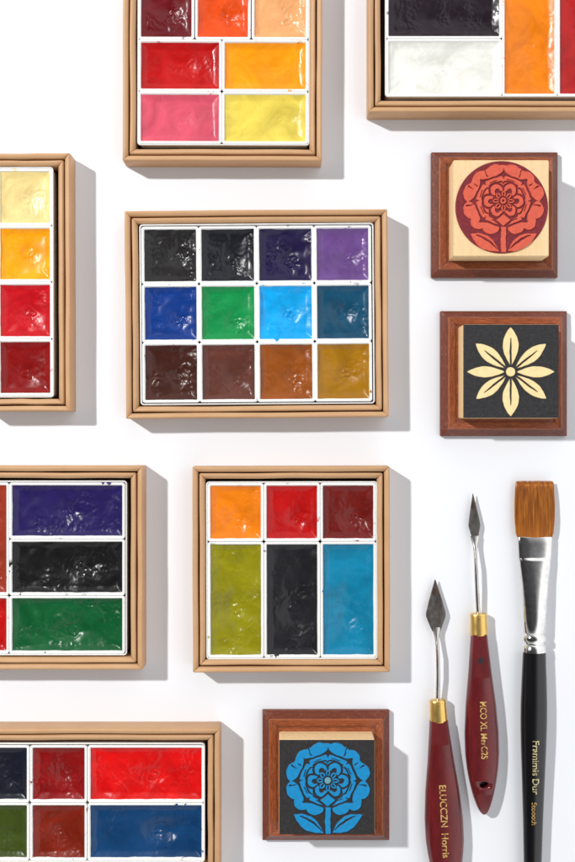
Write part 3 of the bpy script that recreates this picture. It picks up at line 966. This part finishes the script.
# handle
tab = [(650, 11.3), (662, 11.7), (680, 12.4), (705, 13.2), (725, 13.2), (745, 12.7), (780, 11.4), (820, 10.0), (862, 8.9), (920, 7.4), (980, 5.6), (1040, 3.6), (1046, 2.4), (1048.5, .7)]
loops = []
y = 650.0
while y < 1048.5:
    r = interp(tab, y)[0] if y > 1038 or y < 654 else smooth_tab(tab, y)[0]
    c = bc(y); loops.append(sect(c[0], c[1], r * kk, r * .74 * kk, ZA - .4, 2, (0, 1), 44)); y += 6 if y < 1030 else 1.5
mb = MB(); mb.loft(loops)
bh = mb.build('handle', M_black, t, ORG, angle=60)
def bz(gx, gy):
    yy = CY + (gy - CY) / kk
    r = smooth_tab(tab, yy)[0] * kk
    u = abs(gx - bc(yy)[0])
    return ZA - .4 + r * .74 * math.sqrt(max(0, 1 - min(1, u / r) ** 2))
p = bc(738.5); lettering('Framimis Dur', 9.2, p[0] - .2, p[1], 0, bz, M_foil2, bh, ORG, 1.04, .12)
p = bc(800.5); lettering('Stoooth', 7.0, p[0] - 1.0, p[1], 0, bz, M_foil, bh, ORG, 1.0, .0)
# ferrule
ft = [(537.2, 17.0, 5.2, 3.6), (538.0, 17.6, 5.6, 3.6), (545, 17.2, 5.5, 3.6), (557.5, 16.4, 5.4, 3.6), (558.6, 16.3, 5.6, 3.5), (560.0, 16.2, 7.0, 3.2), (561.5, 16.0, 7.3, 3.0), (566, 15.6, 6.9, 2.8), (580, 14.0, 7.6, 2.5), (600, 12.6, 9.0, 2.2), (618, 11.7, 10.2, 2.05), (632.5, 11.2, 10.8, 2), (634, 9.7, 9.4, 2), (635.5, 10.7, 10.6, 2), (638, 11.8, 11.6, 2), (640.8, 11.8, 11.6, 2), (643, 9.8, 9.5, 2), (644.5, 9.6, 9.3, 2), (646, 11.2, 11.1, 2), (651.5, 11.6, 11.5, 2), (652.4, 11.8, 11.7, 2), (652.8, 11.0, 11.0, 2)]
loops = []
for y, hw, ht, n in ft:
    c = bc(y); loops.append(sect(c[0], c[1], hw * kk, ht * .76 * kk, ZA - .4 - max(0, (600 - y) / 62) * 3.0, n, (0, 1), 64))
mb = MB(); mb.loft(loops); mb.build('ferrule', M_chrome, t, ORG, angle=42)
# bristles: a full core with hundreds of hairs combed over it
def ZB_(y): return 6.6 - (540 - y) / 57 * 1.6
mb = MB()
btab = [(482.6, 18.9, 1.8), (484.0, 19.3, 2.7), (492, 19.8, 4.0), (505, 20.4, 5.0), (520, 20.2, 5.4), (534, 18.9, 5.2), (538.5, 17.2, 5.0)]
loops = []
for i in range(24):
    y = 482.6 + (538.5 - 482.6) * i / 23
    hw, ht = interp(btab, y); c = bc(y)
    loops.append(sect(c[0], c[1], hw * kk, ht * .8, ZB_(y), 2.5, (0, 1), 48))
mb.loft(loops)
rnd = random.Random(11)
for i in range(1500):
    u0 = rnd.uniform(-.97, .97)
    side = 1 if rnd.random() < .8 else -1
    top = 481.0 + rnd.random() ** 2 * 1.8 + (abs(u0) ** 8) * .8
    if rnd.random() < .30: top += rnd.uniform(2, 28)
    du = rnd.uniform(-.05, .05); lift = rnd.uniform(-.25, .45) if rnd.random() < .93 else rnd.uniform(.4, .9); rad = rnd.uniform(.12, .22)
    loops = []
    ph = rnd.uniform(0, 6)
    for j in range(9):
        q = j / 8
        y = 539.0 + (top - 539.0) * q
        hw, ht = interp(btab, max(482.6, y)); c = bc(y)
        u = max(-.995, min(.995, u0 + du * q + .008 * math.sin(ph + q * 5)))
        zt = ht * max(0, 1 - abs(u) ** 2.5) ** (1 / 2.5)
        if y < 486: zt *= .9
        gx = c[0] + hw * kk * u; z = ZB_(y) + side * (zt * .8 + lift * math.sin(q * 3.0))
        r = rad * (1 - .6 * q)
        loops.append([(gx + r * math.cos(a), c[1], z + r * math.sin(a)) for a in (0.5, 2.6, 4.7)])
    mb.loft(loops)
def mat_bristle():
    m, nt, bs = newmat('amber_bristle')
    v = coords(nt, 'Object', (1, .03, 1)); v2 = coords(nt, 'Object', (1, .25, 1))
    c = ramp(nt, tex(nt, v, 1800, 3), [(.3, lin((136, 72, 6))), (.5, lin((168, 94, 14))), (.74, lin((204, 130, 38)))])
    nt.links.new(c, bs.inputs['Base Color'])
    bs.inputs['Roughness'].default_value = .38
    bump(nt, bs, tex(nt, v, 2600, 3), .5, .00012)
    return m
mb.build('bristles', mat_bristle(), t, ORG, angle=60)
